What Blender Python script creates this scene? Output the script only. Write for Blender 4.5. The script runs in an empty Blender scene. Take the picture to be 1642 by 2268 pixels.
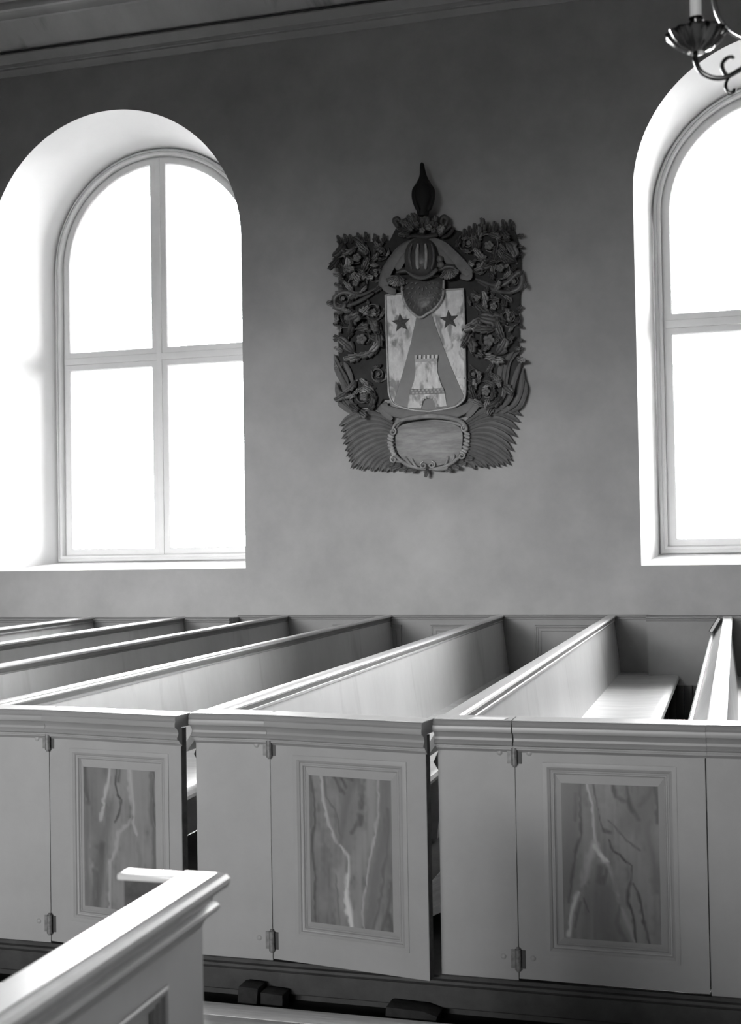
import bpy, math, random
from mathutils import Vector, Matrix
random.seed(7)
S = bpy.context.scene
C = S.collection
PI = math.pi
R_ = math.radians

# ---------------------------------------------------------------- camera
F_PX, CX, CY = 2790.0, 821.0, 1134.0
AX = ((0.96011762, -0.02335664, -0.27861915),      # world axes in camera coordinates (x right, y down, z forward)
      (0.27907577, 0.01927034, 0.96007571),
      (-0.01705506, -0.99954146, 0.02502006))
EYE = Vector((0.0, 0.0, 1.61))
cam = bpy.data.cameras.new('camera')
cam.sensor_fit = 'HORIZONTAL'
cam.sensor_width = 36.0
cam.lens = 36.0 * F_PX / 1642.0
cam.clip_start = 0.05
cam.clip_end = 500
cam.dof.use_dof = True
cam.dof.focus_distance = 7.0
cam.dof.aperture_fstop = 8.0
cam_ob = bpy.data.objects.new('camera', cam)
C.objects.link(cam_ob)
cam_ob.matrix_world = Matrix(((AX[0][0], -AX[0][1], -AX[0][2], EYE.x),
                              (AX[1][0], -AX[1][1], -AX[1][2], EYE.y),
                              (AX[2][0], -AX[2][1], -AX[2][2], EYE.z),
                              (0, 0, 0, 1)))
S.camera = cam_ob

# ---------------------------------------------------------------- light
world = bpy.data.worlds.new('overcast_sky')
S.world = world
world.use_nodes = True
bg = world.node_tree.nodes['Background']
bg.inputs['Color'].default_value = (1, 1, 1, 1)
bg.inputs['Strength'].default_value = 74.0
S.view_settings.view_transform = 'Standard'
S.view_settings.look = 'None'
S.view_settings.gamma = 1.0
S.view_settings.use_curve_mapping = False
S.view_settings.exposure = 0.0
S.cycles.use_denoising = True
S.cycles.max_bounces = 8
S.cycles.diffuse_bounces = 4
S.cycles.transparent_max_bounces = 8
S.cycles.sample_clamp_indirect = 8.0


def area(name, loc, rot, sx, sy, watts, spread=180.0, portal=False):
    l = bpy.data.lights.new(name, 'AREA')
    l.shape = 'RECTANGLE'
    l.size, l.size_y = sx, sy
    l.energy = watts
    l.spread = R_(spread)
    l.cycles.is_portal = portal
    o = bpy.data.objects.new(name, l)
    o.location = loc
    o.rotation_euler = rot
    C.objects.link(o)
    return o


# added lamps for unseen windows behind the camera, narrowed to grade the wall light
for x, w in ((-8.0, 30.0), (-5.2, 34.0), (-2.6, 36.0), (0.0, 18.0), (2.6, 7.0)):
    area('added_south_beam', (x - 2.9, -11.7, 3.4), (R_(82), 0, R_(-7.5)), 2.2, 1.6, w, 25)
# sky portals in the openings of the visible wall
WINS = [(-11.36, 4.36, 1.28, 1.137, 4.43), (-5.457, 4.36, 1.28, 1.137, 4.43), (0.445, 4.43, 1.19, 1.09, 4.47), (6.35, 4.43, 1.19, 1.09, 4.47)]
for (xc, zc, r, r2, z2) in WINS:
    area('window_sky_portal', (xc, 11.52, 3.5), (R_(-90), 0, 0), 2.3, 4.1, 1, 180, True)


# ---------------------------------------------------------------- materials
def nd(nt, typ, **kw):
    n = nt.nodes.new(typ)
    for k, v in kw.items():
        setattr(n, k, v)
    return n


def mat(name, g, rough=0.6, spec=0.4, var=0.0, scale=4.0, stretch=(1, 1, 1), detail=6.0, coat=0.0, metal=0.0,
        bump=0.0, bscale=40.0, bstretch=(1, 1, 1), streak=None):
    """grey paint with soft mottling: g is the albedo, var the contrast of the mottling"""
    m = bpy.data.materials.new(name)
    m.use_nodes = True
    nt = m.node_tree
    b = nt.nodes['Principled BSDF']
    b.inputs['Roughness'].default_value = rough
    b.inputs['Specular IOR Level'].default_value = spec
    b.inputs['Metallic'].default_value = metal
    b.inputs['Coat Weight'].default_value = coat
    b.inputs['Coat Roughness'].default_value = 0.15
    b.inputs['Base Color'].default_value = (g, g, g, 1)
    co = nd(nt, 'ShaderNodeTexCoord')
    if var > 0:
        mp = nd(nt, 'ShaderNodeMapping')
        mp.inputs['Scale'].default_value = stretch
        nt.links.new(co.outputs['Object'], mp.inputs['Vector'])
        nz = nd(nt, 'ShaderNodeTexNoise')
        nz.inputs['Scale'].default_value = scale
        nz.inputs['Detail'].default_value = detail
        nz.inputs['Roughness'].default_value = 0.65
        nt.links.new(mp.outputs['Vector'], nz.inputs['Vector'])
        rp = nd(nt, 'ShaderNodeValToRGB')
        lo, hi = max(0.002, g * (1 - var)), min(0.95, g * (1 + var))
        rp.color_ramp.elements[0].position = 0.3
        rp.color_ramp.elements[0].color = (lo, lo, lo, 1)
        rp.color_ramp.elements[1].position = 0.7
        rp.color_ramp.elements[1].color = (hi, hi, hi, 1)
        nt.links.new(nz.outputs['Fac'], rp.inputs['Fac'])
        out = rp.outputs['Color']
        if streak:
            w = nd(nt, 'ShaderNodeTexNoise')
            mp2 = nd(nt, 'ShaderNodeMapping')
            mp2.inputs['Scale'].default_value = streak[0]
            nt.links.new(co.outputs['Object'], mp2.inputs['Vector'])
            nt.links.new(mp2.outputs['Vector'], w.inputs['Vector'])
            w.inputs['Scale'].default_value = streak[1]
            w.inputs['Detail'].default_value = 5.0
            w.inputs['Distortion'].default_value = streak[4] if len(streak) > 4 else 0.3
            r2 = nd(nt, 'ShaderNodeValToRGB')
            r2.color_ramp.elements[0].position = streak[3]
            r2.color_ramp.elements[0].color = (streak[2], streak[2], streak[2], 1)
            r2.color_ramp.elements[1].position = streak[3] + 0.12
            r2.color_ramp.elements[1].color = (1, 1, 1, 1)
            nt.links.new(w.outputs['Fac'], r2.inputs['Fac'])
            mx = nd(nt, 'ShaderNodeMix', data_type='RGBA', blend_type='MULTIPLY')
            mx.inputs['Factor'].default_value = 1.0
            nt.links.new(out, mx.inputs['A'])
            nt.links.new(r2.outputs['Color'], mx.inputs['B'])
            out = mx.outputs['Result']
        nt.links.new(out, b.inputs['Base Color'])
    if bump > 0:
        mp3 = nd(nt, 'ShaderNodeMapping')
        mp3.inputs['Scale'].default_value = bstretch
        nt.links.new(co.outputs['Object'], mp3.inputs['Vector'])
        n3 = nd(nt, 'ShaderNodeTexNoise')
        n3.inputs['Scale'].default_value = bscale
        n3.inputs['Detail'].default_value = 4.0
        nt.links.new(mp3.outputs['Vector'], n3.inputs['Vector'])
        bp = nd(nt, 'ShaderNodeBump')
        bp.inputs['Strength'].default_value = bump
        bp.inputs['Distance'].default_value = 0.01
        nt.links.new(n3.outputs['Fac'], bp.inputs['Height'])
        nt.links.new(bp.outputs['Normal'], b.inputs['Normal'])
    return m


M = {}
M['wall'] = mat('lime_plaster', 0.45, 0.9, 0.15, var=0.14, scale=1.3, bump=0.12, bscale=9)
M['reveal'] = mat('white_plaster', 0.92, 0.9, 0.15, var=0.02, scale=2.0)
M['wood_white'] = mat('window_paint', 0.85, 0.5, 0.4, var=0.04, scale=3)
M['door'] = mat('grey_pew_paint', 0.285, 0.45, 0.4, var=0.06, scale=5.0, bump=0.05, bscale=30)
M['rail'] = mat('grey_rail_paint', 0.25, 0.38, 0.5, var=0.10, scale=7.0, stretch=(0.25, 1, 2), bump=0.05, bscale=30, bstretch=(.1, 1, 1))
M['bead'] = mat('darker_bead_paint', 0.2, 0.5, 0.35, var=0.1)
M['bench'] = mat('pale_bench_paint', 0.58, 0.36, 0.5, var=0.09, scale=2.0, stretch=(1, 1.2, 0.7), streak=((1, 2.6, 0.55), 1.7, 0.84, 0.30, 0.9), bump=0.04, bscale=20, bstretch=(1, .2, 1))
M['cap'] = mat('pale_cap_and_lit_top', 0.74, 0.25, 0.6, var=0.10, scale=5, stretch=(1, .2, 1))  # paint of the bench caps; on rail tops it carries window light
M['seat'] = mat('worn_seat_paint', 0.62, 0.3, 0.5, var=0.2, scale=4, stretch=(0.3, 3, 1), bump=0.05, bscale=15, bstretch=(.2, 2, 1))
M['wains'] = mat('wainscot_paint', 0.26, 0.55, 0.35, var=0.10, scale=3)
M['ledge'] = mat('ledge_plaster', 0.42, 0.9, 0.1, var=0.05)
M['plinth'] = mat('dark_plinth_paint', 0.035, 0.5, 0.4, var=0.35, scale=9, bump=0.1, bscale=25)
M['iron'] = mat('dark_grille_paint', 0.02, 0.4, 0.5)
M['plank'] = mat('worn_floor_plank', 0.75, 0.7, 0.3, var=0.3, scale=3, stretch=(0.4, 3, 3), bump=0.2, bscale=20, bstretch=(.3, 3, 1))
M['floor_base'] = mat('dark_floor_base', 0.02, 0.9, 0.1, var=0.3)  # very dark base that shows beside and between the planks
M['chock'] = mat('rough_dark_wood', 0.022, 0.8, 0.2, var=0.4, scale=20, bump=0.3)
M['hinge'] = mat('painted_iron_hinge', 0.16, 0.4, 0.5, var=0.4, scale=60, metal=0.2)
M['latch'] = mat('dark_latch_iron', 0.04, 0.5, 0.4)
M['edge'] = mat('raw_wood_and_shade', 0.09, 0.8, 0.2, var=0.3, scale=30)  # raw wood on door edges, painted shade on the near corner stile
M['ceil'] = mat('painted_ceiling_boards', 0.5, 0.6, 0.3, var=0.14, scale=1.6, stretch=(1, .4, .4), streak=((1.6, 0.5, 0.5), 1.3, 0.6, 0.30, 1.6))
M['cornice'] = mat('cornice_paint', 0.45, 0.6, 0.3, var=0.10, scale=2.2)
M['cord'] = mat('cornice_dark_bead', 0.05, 0.6, 0.3)
M['shell'] = mat('room_shell', 0.08, 0.9, 0.1)
M['ground'] = mat('outdoor_ground', 0.25, 0.9, 0.1)
M['book'] = mat('book_cover', 0.22, 0.6, 0.3, var=0.1)
M['pages'] = mat('book_pages', 0.75, 0.8, 0.2)
M['candle'] = mat('candle_wax', 0.93, 0.5, 0.4)
M['brass'] = mat('dark_brass', 0.10, 0.16, 0.5, metal=1.0, var=0.2, scale=20)
M['brassl'] = mat('bright_brass', 0.55, 0.15, 0.5, metal=1.0)
M['paper'] = mat('paper_scrap', 0.85, 0.8, 0.2)
# coat of arms
M['carve'] = mat('dark_carved_wood', 0.075, 0.38, 0.5, var=0.3, scale=12, bump=0.2, bscale=50)
M['backing'] = mat('dark_backing_wood', 0.035, 0.6, 0.3, var=0.3, scale=9)
M['carve2'] = mat('grey_carved_wood', 0.15, 0.36, 0.5, var=0.25, scale=14, bump=0.2, bscale=50)
M['frond'] = mat('painted_frond', 0.19, 0.45, 0.4, var=0.2, scale=10, bump=0.15, bscale=40)
M['gilt'] = mat('worn_gilt', 0.42, 0.32, 0.5, metal=0.4, var=0.4, scale=30)
M['silver'] = mat('worn_silver_leaf', 0.86, 0.5, 0.4, var=0.3, scale=16, stretch=(1, 1, .5), detail=10, bump=0.1, streak=((1, 1, .55), 13, 0.42, 0.38, 0.5))
M['pile'] = mat('dull_field_paint', 0.28, 0.6, 0.3, var=0.1, scale=6)
M['star'] = mat('dark_star_paint', 0.10, 0.5, 0.4)
M['mantle'] = mat('mantling_paint', 0.16, 0.5, 0.35, var=0.18, scale=12)
M['black'] = mat('black_crest_paint', 0.016, 0.65, 0.2)
M['cart'] = mat('cartouche_paint', 0.32, 0.5, 0.35, var=0.35, scale=9, stretch=(.5, 1, 2.2), detail=9)
M['cartrim'] = mat('cartouche_rim', 0.4, 0.4, 0.4, var=0.3, scale=15)
M['cartlight'] = mat('cartouche_side_gilt', 0.6, 0.4, 0.5, var=0.35, scale=40)


def glass_mat():
    m = bpy.data.materials.new('window_glass')
    m.use_nodes = True
    nt = m.node_tree
    nt.nodes.remove(nt.nodes['Principled BSDF'])
    t = nd(nt, 'ShaderNodeBsdfTransparent')
    t.inputs['Color'].default_value = (0.93, 0.93, 0.93, 1)
    g = nd(nt, 'ShaderNodeBsdfGlossy')
    g.inputs['Roughness'].default_value = 0.02
    mx = nd(nt, 'ShaderNodeMixShader')
    fr = nd(nt, 'ShaderNodeFresnel')
    fr.inputs['IOR'].default_value = 1.45
    nt.links.new(fr.outputs[0], mx.inputs[0])
    nt.links.new(t.outputs[0], mx.inputs[1])
    nt.links.new(g.outputs[0], mx.inputs[2])
    nt.links.new(mx.outputs[0], nt.nodes['Material Output'].inputs['Surface'])
    return m


M['glass'] = glass_mat()


def paint_mat(name):
    m = bpy.data.materials.new(name)
    m.use_nodes = True
    nt = m.node_tree
    b = nt.nodes['Principled BSDF']
    b.inputs['Roughness'].default_value = 0.4
    b.inputs['Specular IOR Level'].default_value = 0.4
    at = nd(nt, 'ShaderNodeAttribute', attribute_name='paint')
    nt.links.new(at.outputs['Color'], b.inputs['Base Color'])
    return m


M['marble'] = paint_mat('marbled_paint')
M['leaf'] = paint_mat('pale_ridged_leaf')
M['leaf'].node_tree.nodes['Principled BSDF'].inputs['Roughness'].default_value = 0.32


# ---------------------------------------------------------------- mesh helpers
class MB:
    def __init__(s):
        s.v, s.f = [], []

    def add(s, vs, fs):
        n = len(s.v)
        s.v += [tuple(p) for p in vs]
        s.f += [tuple(i + n for i in f) for f in fs]
        return s

    def box(s, x0, x1, y0, y1, z0, z1):
        return s.add([(x0, y0, z0), (x1, y0, z0), (x1, y1, z0), (x0, y1, z0), (x0, y0, z1), (x1, y0, z1), (x1, y1, z1), (x0, y1, z1)],
                     [(0, 3, 2, 1), (4, 5, 6, 7), (0, 1, 5, 4), (1, 2, 6, 5), (2, 3, 7, 6), (3, 0, 4, 7)])

    def prism(s, poly, fn0, fn1, caps=True):
        """polygon swept between two end maps"""
        n = len(poly)
        a = [fn0(*p) for p in poly]
        b = [fn1(*p) for p in poly]
        fs = [(i, (i + 1) % n, n + (i + 1) % n, n + i) for i in range(n)]
        if caps:
            fs += [tuple(range(n))[::-1], tuple(range(n, 2 * n))]
        return s.add(a + b, fs)

    def tube(s, pts, rad, seg=8, closed=False, caps=True, flat=1.0):
        pts = [Vector(p) for p in pts]
        n = len(pts)
        if not isinstance(rad, (list, tuple)):
            rad = [rad] * n
        vs = []
        up = None
        for i, p in enumerate(pts):
            t = (pts[min(i + 1, n - 1)] - pts[max(i - 1, 0)]).normalized()
            if up is None:
                up = Vector((0, 1, 0)) if abs(t.y) < 0.9 else Vector((0, 0, 1))
            a = t.cross(up).normalized()
            bb = a.cross(t).normalized()
            up = bb
            for k in range(seg):
                an = 2 * PI * k / seg
                vs.append(p + a * math.cos(an) * rad[i] + bb * math.sin(an) * rad[i] * flat)
        fs = []
        for i in range(n - 1):
            for k in range(seg):
                fs.append((i * seg + k, i * seg + (k + 1) % seg, (i + 1) * seg + (k + 1) % seg, (i + 1) * seg + k))
        if caps:
            fs += [tuple(range(seg))[::-1], tuple(range((n - 1) * seg, n * seg))]
        return s.add(vs, fs)

    def lathe(s, prof, seg=24, c=(0, 0, 0), flute=0.0, nf=0):
        n = len(prof)
        vs = []
        for (r, z) in prof:
            for k in range(seg):
                an = 2 * PI * k / seg
                rr = r * (1 + (flute * math.cos(nf * an) if nf else 0))
                vs.append((c[0] + rr * math.cos(an), c[1] + rr * math.sin(an), c[2] + z))
        fs = []
        for i in range(n - 1):
            for k in range(seg):
                fs.append((i * seg + k, i * seg + (k + 1) % seg, (i + 1) * seg + (k + 1) % seg, (i + 1) * seg + k))
        fs += [tuple(range(seg))[::-1], tuple(range((n - 1) * seg, n * seg))]
        return s.add(vs, fs)

    def loops(s, loops, cap_last=False, cap_first=False):
        """list of closed loops with equal counts, joined in turn"""
        n = len(loops[0])
        vs = [p for l in loops for p in l]
        fs = []
        for j in range(len(loops) - 1):
            for i in range(n):
                fs.append((j * n + i, j * n + (i + 1) % n, (j + 1) * n + (i + 1) % n, (j + 1) * n + i))
        if cap_last:
            fs.append(tuple(range((len(loops) - 1) * n, len(loops) * n)))
        if cap_first:
            fs.append(tuple(range(n))[::-1])
        return s.add(vs, fs)

    def mesh(s, name, angle=35, bevel=0.0):
        me = bpy.data.meshes.new(name)
        me.from_pydata(s.v, [], s.f)
        if bevel:
            import bmesh
            bm = bmesh.new()
            bm.from_mesh(me)
            bmesh.ops.remove_doubles(bm, verts=bm.verts, dist=1e-6)
            ed = [e for e in bm.edges if len(e.link_faces) == 2 and e.calc_face_angle(0) > R_(50)]
            bmesh.ops.bevel(bm, geom=ed, offset=bevel, segments=2, affect='EDGES', profile=0.6, clamp_overlap=True)
            bm.to_mesh(me)
            bm.free()
        import bmesh
        bm = bmesh.new()
        bm.from_mesh(me)
        bmesh.ops.recalc_face_normals(bm, faces=bm.faces)
        bm.to_mesh(me)
        bm.free()
        for p in me.polygons:
            p.use_smooth = True
        me.set_sharp_from_angle(angle=R_(angle))
        me.update()
        return me

    def build(s, name, m, parent=None, angle=35, bevel=0.0, loc=None):
        me = s.mesh(name, angle, bevel)
        return put(name, me, m, parent, loc)


def put(name, me, m, parent=None, loc=None, rot=None, scale=None):
    if m is not None and len(me.materials) == 0:
        me.materials.append(M[m])
    o = bpy.data.objects.new(name, me)
    C.objects.link(o)
    if m is not None and me.materials[0] != M[m]:
        o.material_slots[0].link = 'OBJECT'
        o.material_slots[0].material = M[m]
    if parent is not None:
        o.parent = parent
    if loc is not None:
        o.location = loc
    if rot is not None:
        o.rotation_euler = rot
    if scale is not None:
        o.scale = scale
    return o


def empty(name, label=None, cat=None, loc=(0, 0, 0), group=None, parent=None):
    o = bpy.data.objects.new(name, None)
    C.objects.link(o)
    o.location = loc
    o.empty_display_size = 0.1
    if parent is not None:
        o.parent = parent
    return tag(o, label, cat, group)


def tag(o, label=None, cat=None, group=None, kind=None):
    if label:
        o['label'] = label
    if cat:
        o['category'] = cat
    if group:
        o['group'] = group
    if kind:
        o['kind'] = kind
    return o


def struct(o):
    o['kind'] = 'structure'
    return o


def rect(x0, x1, z0, z1, y):
    return [(x0, y, z0), (x1, y, z0), (x1, y, z1), (x0, y, z1)]


# ================================================================ SETTING
YW = 10.40          # inner face of the visible wall
YF = 11.35          # window plane
YO = 11.55          # outer face
XL, XR, YS = -15.0, 13.0, -12.0
ZT = 6.45


def arch(xc, zc, r, z0, y, n=56):
    pts = [(xc - r, y, z0)]
    for i in range(n + 1):
        a = PI - PI * i / n
        pts.append((xc + r * math.cos(a), y, zc + r * math.sin(a)))
    pts.append((xc + r, y, z0))
    return pts


SILL = {0: 1.41, 1: 1.41, 2: 1.395, 3: 1.395}


def wall_face(mb, y, spec):
    xs = XL
    for (xc, zc, r, z0) in spec:
        mb.add([(xs, y, -0.3), (xc - r, y, -0.3), (xc - r, y, ZT), (xs, y, ZT)], [(0, 1, 2, 3)])
        mb.add([(xc - r, y, -0.3), (xc + r, y, -0.3), (xc + r, y, z0), (xc - r, y, z0)], [(0, 1, 2, 3)])
        n = 56
        for i in range(n):
            a0, a1 = PI - PI * i / n, PI - PI * (i + 1) / n
            xa, za = xc + r * math.cos(a0), zc + r * math.sin(a0)
            xb, zb = xc + r * math.cos(a1), zc + r * math.sin(a1)
            mb.add([(xa, y, za), (xb, y, zb), (xb, y, ZT), (xa, y, ZT)], [(0, 1, 2, 3)])
        xs = xc + r
    mb.add([(xs, y, -0.3), (XR, y, -0.3), (XR, y, ZT), (xs, y, ZT)], [(0, 1, 2, 3)])


mb = MB()
wall_face(mb, YW, [(w[0], w[1], w[2], SILL[i]) for i, w in enumerate(WINS)])
wall_face(mb, YO, [(w[0], w[4], w[3] - 0.05, 1.5) for w in WINS])
wall_n = struct(mb.build('wall_north', 'wall', angle=20))
for i, (xc, zc, r, r2, z2) in enumerate(WINS):
    mb = MB()
    a = arch(xc, zc, r, SILL[i], YW)
    b = arch(xc, z2, r2 + 0.012, 1.468, YF + 0.02)
    c = arch(xc, z2, r2 - 0.05, 1.5, YO)
    mb.loops([a, b, c])
    mb.build('window_reveal', 'reveal', wall_n, angle=50)

# other walls, ceiling
for nm, bx in (('wall_west', (XL - .2, XL, YS, YW, -.3, 9.5)), ('wall_east', (XR, XR + .2, YS, YW, -.3, 9.5))):
    struct(MB().box(*bx).build(nm, 'shell'))
# south wall is solid: the added beams before it stand in for unseen windows
struct(MB().box(XL, XR, YS - .3, YS, -.3, 6.6).build('wall_south', 'shell'))

vault = [(10.24, 6.26), (10.08, 6.36), (9.90, 6.47), (9.6, 6.66), (9.0, 7.05), (8.0, 7.6), (6.5, 8.2), (4.5, 8.8), (2.0, 9.2), (-.8, 9.35)]
vault = [(YW + .15, 6.26)] + vault + [(-1.6 - y, z) for (y, z) in reversed(vault[:-1])] + [(YS - .2, 6.26)]
mb = MB()
n = len(vault)
mb.add([(XL - .2, y, z) for y, z in vault] + [(XR + .2, y, z) for y, z in vault], [(i, i + 1, n + i + 1, n + i) for i in range(n - 1)])
struct(mb.build('ceiling', 'ceil', angle=40))


def xsweep(prof, x0, x1):
    return MB().prism(prof, lambda y, z: (x0, y, z), lambda y, z: (x1, y, z))


# cornice between wall and ceiling
prof = [(YW + .02, 6.07), (10.385, 6.07), (10.375, 6.085), (10.345, 6.115), (10.345, 6.13), (10.335, 6.135), (10.33, 6.165), (10.32, 6.172),
        (10.29, 6.195), (10.265, 6.225), (10.262, 6.245), (10.25, 6.25), (10.245, 6.285), (YW + .02, 6.285)]
co = struct(xsweep(prof, XL, XR).build('trim_1', 'cornice', angle=30))
xsweep([(10.27, 6.236), (10.245, 6.236), (10.24, 6.243), (10.245, 6.250), (10.27, 6.250)], XL, XR).build('dark_bead', 'cord', co)
xsweep([(10.26, 6.262), (10.238, 6.262), (10.228, 6.272), (10.238, 6.282), (10.26, 6.282)], XL, XR).build('dark_bead', 'cord', co)
# upper moulding on the ceiling boards
prof = [(9.98, 6.40), (9.95, 6.405), (9.925, 6.44), (9.915, 6.445), (9.90, 6.455), (9.86, 6.455), (9.845, 6.47), (9.835, 6.50), (9.83, 6.54), (9.98, 6.48)]
t2 = struct(xsweep(prof, XL, XR).build('trim_2', 'cornice', angle=30))

# ground outside
g = struct(MB().box(-120, 120, 11.6, 160, -1.2, -1.0).build('ground', 'ground'))


# windows
def inset(poly, d):
    """inset of a convex polygon [(x, z)] given counter-clockwise"""
    n = len(poly)
    out = []
    for i in range(n):
        p0, p1, p2 = Vector(poly[i - 1]), Vector(poly[i]), Vector(poly[(i + 1) % n])
        e1, e2 = (p1 - p0).normalized(), (p2 - p1).normalized()
        n1, n2 = Vector((-e1.y, e1.x)), Vector((-e2.y, e2.x))
        b = (n1 + n2)
        b.normalize()
        out.append(tuple(p1 + b * d / max(0.3, b.dot(n1))))
    return out


def ring(mb, poly, prof):
    """prof: list of (inset, y) swept round the polygon"""
    mb.loops([[(x, y, z) for x, z in inset(poly, d)] for d, y in prof])


def win_poly(xc, zc, r, z0, n=56):
    pts = [(xc - r, z0), (xc + r, z0)]
    for i in range(n + 1):
        a = PI * i / n
        pts.append((xc + r * math.cos(a), zc + r * math.sin(a)))
    return [pts[0], pts[1]] + pts[2:-1] + [(xc - r, zc)]


for i, (xc, zc, r, r2, z2) in enumerate(WINS):
    z0 = 1.475
    w = struct(empty('window_%d' % (i + 1)))
    w['label'] = ('round-arched four-pane window left of the carved coat of arms', 'round-arched window cut off by the right edge of the photo')[i - 1] if i in (1, 2) else 'round-arched four-pane window further along the north wall'
    P = win_poly(xc, z2, r2, z0)
    mb = MB()
    ring(mb, P, [(0, YF + .10), (0, YF + .01), (.012, YF - .005), (.028, YF - .012), (.03, YF - .002), (.036, YF - .002), (.040, YF - .014), (.056, YF - .014), (.064, YF - .002), (.066, YF + .05), (.09, YF + .05), (.09, YF + .12)])
    mb.build('casing', 'wood_white', w, angle=40)
    zr = 3.50
    rin = r2 - .085
    # posts
    MB().box(xc - .027, xc + .027, YF + .022, YF + .1, z0 + .06, z2 + rin).build('mullion', 'wood_white', w, bevel=.004)
    MB().box(xc - rin, xc + rin, YF + .024, YF + .1, zr - .033, zr + .033).build('transom', 'wood_white', w, bevel=.004)
    zl = z0 + .07
    for sx in (-1, 1):
        # lower sash
        xa, xb = sorted((xc + sx * .03, xc + sx * rin))
        lower = [(xa, zl), (xb, zl), (xb, zr - .036), (xa, zr - .036)]
        nA = 28
        up = []
        xi, zi = .03, zr + .036
        a0 = math.acos(xi / rin)
        arcp = [(rin * math.cos(a0 * k / nA), z2 + rin * math.sin(a0 * k / nA)) for k in range(nA + 1)]
        if sx > 0:
            up = [(xc + xi, zi), (xc + rin, zi)] + [(xc + x, z) for x, z in arcp]
        else:
            up = [(xc - rin, zi), (xc - xi, zi)] + [(xc - x, z) for x, z in reversed(arcp)]
        for poly, nm in ((lower, 'sash'), (up, 'sash')):
            mb = MB()
            ring(mb, poly, [(0, YF + .1), (0, YF + .035), (.05, YF + .035), (.054, YF + .04), (.06, YF + .055), (.06, YF + .1)])
            sh = mb.build(nm, 'wood_white', w, angle=30)
            q = inset(poly, .056)
            m2 = MB()
            m2.loops([[(x, YF + .066, z) for x, z in q], [(x, YF + .070, z) for x, z in q]], True, True)
            m2.build('pane', 'glass', sh)

# ---------------------------------------------------------------- wainscot
WR, WB = 10.37, 10.15
ws = struct(empty('trim_3'))
ws['label'] = 'grey painted wainscot along the foot of the wall, recessed between the windows'


def wcap(mb, x0, x1, y, zt, yb):
    pr = [(yb, zt), (y - .012, zt), (y - .022, zt - .006), (y - .022, zt - .016), (y - .012, zt - .024), (y - .012, zt - .034), (y, zt - .038), (yb, zt - .038)]
    mb.prism(pr, lambda a, z: (x0, a, z), lambda a, z: (x1, a, z))


for (x0, x1, zt) in ((-10.1, -6.68, 1.0), (-4.24, -.69, 1.0), (1.62, 5.2, 1.0)):
    mb = MB()
    mb.box(x0, x1, WR, YW + .02, .05, zt - .03)
    mb.build('recessed_boarding', 'wains', ws)
    mb = MB()
    wcap(mb, x0, x1, WR, zt, YW + .02)
    mb.build('capping', 'wains', ws, angle=30)
for x in (-9.0, -8.1, -3.37, -2.50, -1.615, 2.2, 3.1):
    mb = MB()
    L = []
    for d, y in ((0, 0), (.004, -.012), (.014, -.012), (.018, -.004), (.026, -.004), (.03, 0.004), (.045, 0.004), (.05, -.004), (.055, -.001)):
        L.append(rect(x + d, x + .62 - d, .30 + d, .915 - d, WR + y))
    mb.loops(L, cap_last=True)
    mb.build('wall_panel', 'wains', ws, angle=25)
for (x0, x1, zt) in ((-6.68, -4.24, .982), (-.69, 1.62, 1.0)):
    mb = MB()
    mb.box(x0, x1, WB, WB + .03, .46, zt - .03)
    mb.box(x0, x0 + .03, WB + .031, YW, .05, zt - .03)
    mb.box(x1 - .03, x1, WB + .031, YW, .05, zt - .03)
    mb.build('window_boarding', 'wains', ws)
    mb = MB()
    wcap(mb, x0 - .01, x1 + .01, WB, zt, WB + .05)
    mb.box(x1 - .04, x1 + .012, WB + .05, WR, zt - .035, zt - .001)
    mb.box(x0 - .012, x0 + .04, WB + .05, WR, zt - .035, zt - .001)
    mb.build('window_capping', 'wains', ws, angle=30)
    MB().box(x0, x1, WB + .04, YW + .01, zt - .03, zt - .004).build('ledge', 'ledge', ws)
    # dark heating grille below
    MB().box(x0, x1, WB + .1, WB + .12, .05, .47).build('grille_back', 'iron', ws)
    x = x0 + .05
    while x < x1 - .04:
        MB().box(x, x + .03, WB + .015, WB + .05, .06, .458).build('grille_slat', 'iron', ws)
        x += .062

# ---------------------------------------------------------------- floor
fl = struct(MB().box(XL, XR, YS, YW + .02, -.3, -.03).build('floor', 'floor_base'))
y = 4.155
k = 0
while y > -1.0:
    wd = .118 if k == 0 else random.uniform(.16, .2)
    xs = -4.2 + random.uniform(-.3, .3)
    while xs < 2.0:
        ln = random.uniform(2.2, 3.2)
        MB().box(xs, xs + ln - .004, y - wd + .006, y, -.04, random.uniform(-.002, .002)).build('floor_plank', 'plank', fl, bevel=.004)
        xs += ln
    y -= wd
    k += 1
# raised pew platform with its dark plinth
pf = struct(MB().box(-9.0, 6.0, 4.32, WB, -.03, .085).build('pew_platform', 'plinth'))
pf['label'] = 'dark raised wooden floor under the pews'
pr = [(4.33, .0), (4.287, .0), (4.283, .004), (4.283, .076), (4.276, .08), (4.272, .088), (4.276, .096), (4.287, .1), (4.287, .112), (4.33, .112)]
bb = struct(xsweep(pr, -9.0, 6.0).build('baseboard_aisle', 'plinth', angle=30))
bb['label'] = 'dark worn plinth board under the row of pew doors'


def chock(name, label, x0, x1, y0, y1, pts):
    mb = MB()
    mb.prism(pts, lambda x, z: (x, y0, z), lambda x, z: (x, y1, z))
    return tag(mb.build(name, 'chock', bevel=.003), label, 'block')


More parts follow.
